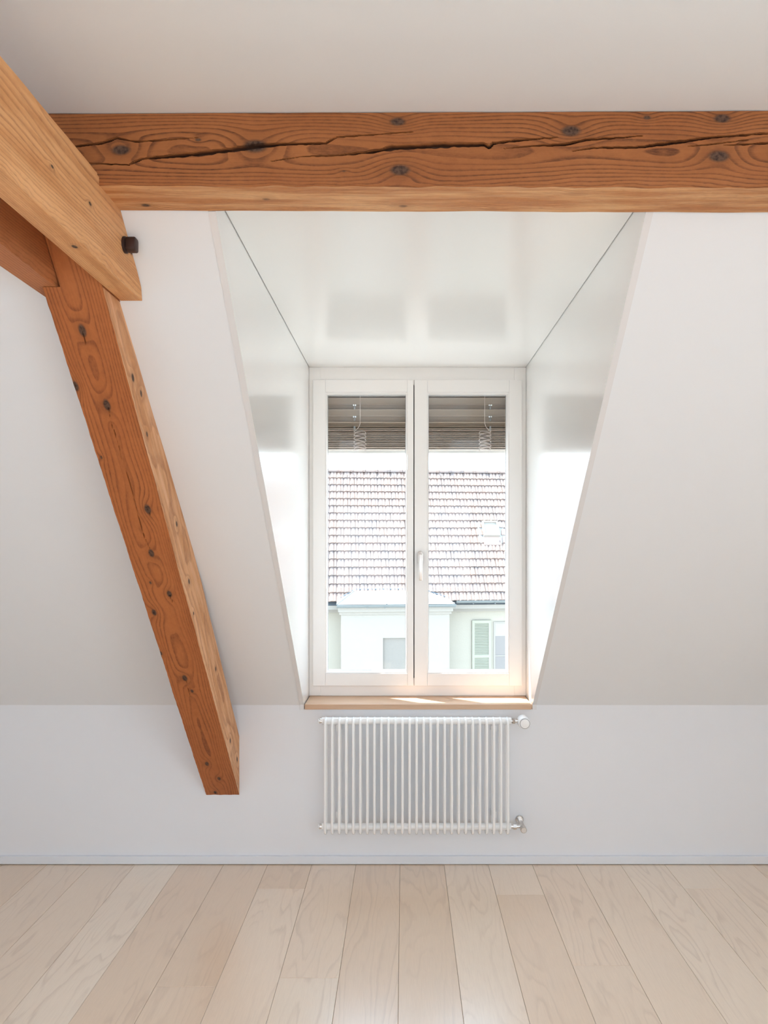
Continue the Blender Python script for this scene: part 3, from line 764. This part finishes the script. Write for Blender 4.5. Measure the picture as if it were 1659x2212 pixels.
# tiles
TW = 0.22
def tile_verts(j=0.0):
    """interlocking tile with two rolls; local x across, y up-slope, z normal"""
    V = []; Fc = []
    prof = [(-.1095, .014), (-.098, .028), (-.070, .036), (-.040, .026), (-.028, .006), (-.004, .006), (.010, .026), (.045, .038), (.080, .032), (.1095, .016)]
    L = 0.345; th = 0.026
    for yy, lift in ((0.0, 0.036), (L, 0.0)):
        for px, pz in prof: V.append((px, yy, pz + lift))
    n = len(prof)
    for px, pz in prof: V.append((px, 0.004, pz + 0.036 - th - (0.016 if pz > .02 else 0)))
    for k in range(n - 1):
        Fc.append((k, k + 1, n + k + 1, n + k)); Fc.append((2 * n + k, 2 * n + k + 1, k + 1, k))
    Fc.append((n - 1, 2 * n - 1, 3 * n - 1)); Fc.append((0, 2 * n, n))
    return V, Fc
TV, TF = tile_verts()
tme = bpy.data.meshes.new('roof_tile'); tme.from_pydata(TV, [], TF); tme.materials.append(M_tile)
for p in tme.polygons: p.use_smooth = False
def tile_matrix(cx, row, jit):
    y0 = row * SLP
    Rm = Matrix(((1, 0, 0, cx + jit[0]), (0, cp, -sp_, y0 * cp - 0.02), (0, sp_, cp, E + y0 * sp_ - 0.02), (0, 0, 0, 1)))
    return Rm @ Matrix.Rotation(jit[1], 4, 'Z')
def hx_(px, yl):                         # house-local x of the point seen at px on the plane local y = yl
    tx = (px - VX) / F
    c, s = math.cos(YAW), math.sin(YAW); lx, ly = house.location.x, house.location.y
    return (tx * (ly + c * yl) - lx + s * yl) / (c - tx * s)
def hz_(py, px, yl):
    x_ = hx_(px, yl); dep = house.location.y + math.sin(YAW) * x_ + math.cos(YAW) * yl
    return CAMZ + (VY - py) / F * dep - GZ
def hs_(py, px):                         # distance up the roof slope
    lo, hi = 0, RL
    for _ in range(40):
        s = (lo + hi) / 2
        if hz_(py, px, s * cp) > E + s * sp_: lo = s
        else: hi = s
    return lo
ss1, ss0 = hs_(1132, 1055), hs_(1163, 1062); smid = (ss0 + ss1) / 2 * cp
kx0, kx1 = hx_(1041.5, smid), hx_(1076, smid)
in_view = []; rest = []
import itertools
for row in range(NR):
    for c in range(int((XB - XA) / TW)):
        cx = XA + TW * (c + .5)
        # seen from the attic window through the two panes?
        wpt = house.matrix_basis if False else None
        wx = house.location.x + math.cos(YAW) * cx - math.sin(YAW) * row * SLP * cp
        wy = house.location.y + math.sin(YAW) * cx + math.cos(YAW) * row * SLP * cp
        px = VX + F * wx / wy
        jit = (random.uniform(-.006, .006), random.uniform(-.012, .012))
        seen = (702 < px < 882) or (918 < px < 1102)
        sky_hole = kx0 - .05 < cx < kx1 + .05 and ss0 - .25 < row * SLP < ss1 - .1
        hidden_bay = row == 0 and -2.3 < cx < 1.0
        if sky_hole: continue
        (in_view if seen and not hidden_bay else rest).append((row, cx, jit))
in_view.sort(key=lambda a: a[0])
singles, extra = in_view[:300], in_view[300:]
for row, cx, jit in singles:
    o = bpy.data.objects.new('roof_tile', tme); COL.objects.link(o); o.parent = house; o.matrix_local = tile_matrix(cx, row, jit)
V = []; Fc = []
for row, cx, jit in extra + rest:
    M = tile_matrix(cx, row, jit); b = len(V)
    V += [tuple(M @ Vector(v)) for v in TV]; Fc += [tuple(i + b for i in f) for f in TF]
me = bpy.data.meshes.new('tile_field'); me.from_pydata(V, [], Fc)
o = link_mesh('tile_field', me, M_tile, house); o['kind'] = 'stuff'
# ridge tiles
ry, rz = RL * cp, E + RL * sp_ + 0.0
def ridge_mesh():
    m = MB(); n = 8
    for (x0_, x1_, r_) in ((0, 0.38, 0.105), (0.33, 0.40, 0.135)):
        a = [m.bm.verts.new((x0_, r_ * math.cos(math.pi * k / n), r_ * math.sin(math.pi * k / n) - .02)) for k in range(n + 1)]
        b = [m.bm.verts.new((x1_, r_ * math.cos(math.pi * k / n), r_ * math.sin(math.pi * k / n) - .02)) for k in range(n + 1)]
        for k in range(n): m.bm.faces.new((a[k], a[k + 1], b[k + 1], b[k]))
        m.bm.faces.new(a + [m.bm.verts.new((x0_, 0, -.05))]); m.bm.faces.new(b[::-1] + [m.bm.verts.new((x1_, 0, -.05))])
    me = bpy.data.meshes.new('ridge_tile'); bmesh.ops.recalc_face_normals(m.bm, faces=m.bm.faces); m.bm.to_mesh(me); m.bm.free(); me.materials.append(M_tile); return me
RM = ridge_mesh()
x = XA
while x < XB - .3:
    o = bpy.data.objects.new('ridge_tile', RM); COL.objects.link(o); o.parent = house; o.location = (x, ry, rz); x += 0.408
# gutters
def gutter(x0_, x1_, y_, z_, name='gutter'):
    m = MB(); n = 8; r_ = 0.07
    pts = [(y_ - r_ * math.cos(math.pi * k / n), z_ - r_ * math.sin(math.pi * k / n)) for k in range(n + 1)]
    pts2 = [(y_ - (r_ - .008) * math.cos(math.pi * k / n), z_ - (r_ - .008) * math.sin(math.pi * k / n)) for k in range(n, -1, -1)]
    m.prism(pts + pts2, x0_, x1_, 'x'); m.tube([(x0_, y_ - r_, z_), (x1_, y_ - r_, z_)], .011, 8)
    return m
m = gutter(1.14, XB, -0.06, E - 0.005)
hb(m, 'gutter', M_gutter)
for xx in (1.62, 2.25, 2.9):
    hb(MB().lathe([(-.17 + .0, .012), (-.13, .016)], (xx, 0, E - .08), 'y', 8), 'gutter_bracket', M_gutter)
# bay with a hipped tin roof
BY = -0.75; bxl, bxr = -2.28, 0.98       # outer edges of its roof
tz = E + 0.035; th_ = E + 0.30; ty = th_ - E
ytop = (th_ - E) / math.tan(PIT) - 0.02
m = MB()
vs = [m.bm.verts.new(p) for p in ((bxl, BY, E - .03), (bxr, BY, E - .03), (bxr, 0.05, E + .03), (bxl, 0.05, E + .03), (-1.75, ytop, th_), (0.20, ytop, th_ - .0))]
for f in ((0, 1, 5, 4), (1, 2, 5), (0, 4, 3), (0, 3, 2, 1), (2, 3, 4, 5)): m.bm.faces.new([vs[i] for i in f])
bmesh.ops.recalc_face_normals(m.bm, faces=m.bm.faces)
hb(m, 'bay_roof', M_tin)
m = MB()
def onroof(x, t): return (x, BY + (ytop - BY) * t, (E - .03) + (th_ - E + .03) * t + .012)
for xx in (-0.95, -0.22): m.tube([onroof(xx + .04, 0), onroof(xx, 1)], 0.014, 6)
m.tube([onroof(bxl, 0), onroof(-1.75, 1)], .016, 6); m.tube([onroof(bxr, 0), onroof(.20, 1)], .016, 6)
hb(m, 'standing_seam', M_tin)
m = MB().tube([(bxl + .05, 0.02, E + .06), (-1.75, ytop, th_ + .02), (.2, ytop, th_ + .02), (bxr, 0.02, E + .06)], .03, 6)
hb(m, 'flashing', M_lead)
hb(gutter(bxl, bxr + .02, BY - .06, E - .045), 'gutter', M_gutter)
for xx in (-1.45, -.97): hb(MB().lathe([(BY - .17, .012), (BY - .13, .016)], (xx, 0, E - .12), 'y', 8), 'gutter_bracket', M_gutter)
wl, wr = -2.16, 0.86; wy = BY + .18
hb(MB().box((wl, wy, 0), (-1.0, .46, E - .22)).box((-0.02, wy, 0), (wr, .46, E - .22)).box((-1.0, wy, E - 0.98), (-.02, .46, E - .22)).box((-1.0, wy + .12, 0), (-.02, .46, E - .98)), 'bay_wall', M_plaster2)
hb(MB().box((bxl + .04, BY + .04, E - .24), (bxr - .04, .46, E - .12)).box((wl - .05, wy - .05, E - .32), (wr + .05, .46, E - .24)), 'bay_cornice', M_plaster2)
hb(MB().box((-0.995, wy + .06, E - 4.5), (-.025, wy + .118, E - .985)), 'blind_window', M_patch)
# green shutter, window beside it
yw = 0.45
sx0, sx1 = hx_(1020, yw - .05), hx_(1061, yw - .05); sz1 = hz_(1340, 1040, yw - .05); sz0 = sz1 - 2.0
m = MB(); q = .075
m.box((sx0, yw - .055, sz0), (sx0 + q, yw - .005, sz1)).box((sx1 - q, yw - .055, sz0), (sx1, yw - .005, sz1))
m.box((sx0 + q, yw - .055, sz1 - .09), (sx1 - q, yw - .005, sz1)).box((sx0 + q, yw - .055, sz1 - 1.10), (sx1 - q, yw - .005, sz1 - 1.02)).box((sx0 + q, yw - .055, sz0), (sx1 - q, yw - .005, sz0 + .1))
m.box((sx0 + q, yw - .02, sz0), (sx1 - q, yw - .005, sz1))
shut = hb(m, 'shutter', M_green); shut['label'] = 'pale green louvred shutter'
zz = sz1 - .115
while zz > sz0 + .12:
    if not (sz1 - 1.12 < zz < sz1 - 1.0):
        hb(MB().prism([(yw - .052, zz - .02), (yw - .046, zz - .024), (yw - .021, zz + .012), (yw - .027, zz + .016)], sx0 + q, sx1 - q, 'x'), 'louvre', M_green, shut)
    zz -= .0465
wx0 = hx_(1066.3, yw - .03); wx1 = wx0 + 1.2; wz1 = hz_(1343, 1080, yw - .03); wz0 = wz1 - 1.9
m = MB()
m.box((wx0, yw - .03, wz0), (wx0 + .05, yw + .0, wz1)).box((wx1 - .05, yw - .03, wz0), (wx1, yw, wz1)).box((wx0 + .05, yw - .03, wz1 - .05), (wx1 - .05, yw, wz1)).box((wx0 + .05, yw - .03, wz0), (wx1 - .05, yw, wz0 + .05))
m.box((wx0 + .05, yw - .025, wz1 - 1.02), (wx1 - .05, yw, wz1 - .99))
hw = hb(m, 'window', M_plaster2)
hb(MB().box((wx0 + .05, yw - .012, wz0 + .05), (wx1 - .05, yw - .004, wz1 - .42)), 'pane', M_darkroom, hw)
hb(MB().box((wx0 + .05, yw - .014, wz1 - .42), (wx1 - .05, yw - .004, wz1 - .05)), 'curtain', M_curtain, hw)
# skylight in the roof
sk = empty('skylight', (0, 0, 0), house)
def rp_(x_, s, n): return (x_, s * cp - n * sp_, E + s * sp_ + n * cp)
def rbox(m, x0_, x1_, s0, s1, n0, n1):
    vs = [m.bm.verts.new(rp_(a, b, c)) for c in (n0, n1) for a, b in ((x0_, s0), (x1_, s0), (x1_, s1), (x0_, s1))]
    for f in ((3, 2, 1, 0), (4, 5, 6, 7), (0, 1, 5, 4), (1, 2, 6, 5), (2, 3, 7, 6), (3, 0, 4, 7)): m.bm.faces.new([vs[i] for i in f])
    return m
m = MB(); q = .06
rbox(m, kx0, kx0 + q, ss0, ss1, 0, .16); rbox(m, kx1 - q, kx1, ss0, ss1, 0, .16); rbox(m, kx0 + q, kx1 - q, ss0, ss0 + q, 0, .16); rbox(m, kx0 + q, kx1 - q, ss1 - q, ss1, 0, .16)
hb(m, 'skylight_frame', M_plaster2, sk)
m = rbox(MB(), kx0 + q, kx1 - q, ss0 + q, ss1 - q, .10, .12); hb(m, 'pane', M_curtain, sk)
m = rbox(MB(), kx0 - .15, kx1 + .17, ss0 - .22, ss1 + .02, 0.0, .045); hb(m, 'flashing', M_tin, sk)
m = rbox(MB(), kx0 - .02, kx1 + .02, ss0 - .30, ss0 - .001, .02, .06); hb(m, 'apron', paint('terracotta', (0.52, 0.36, 0.32), 0.7), sk)
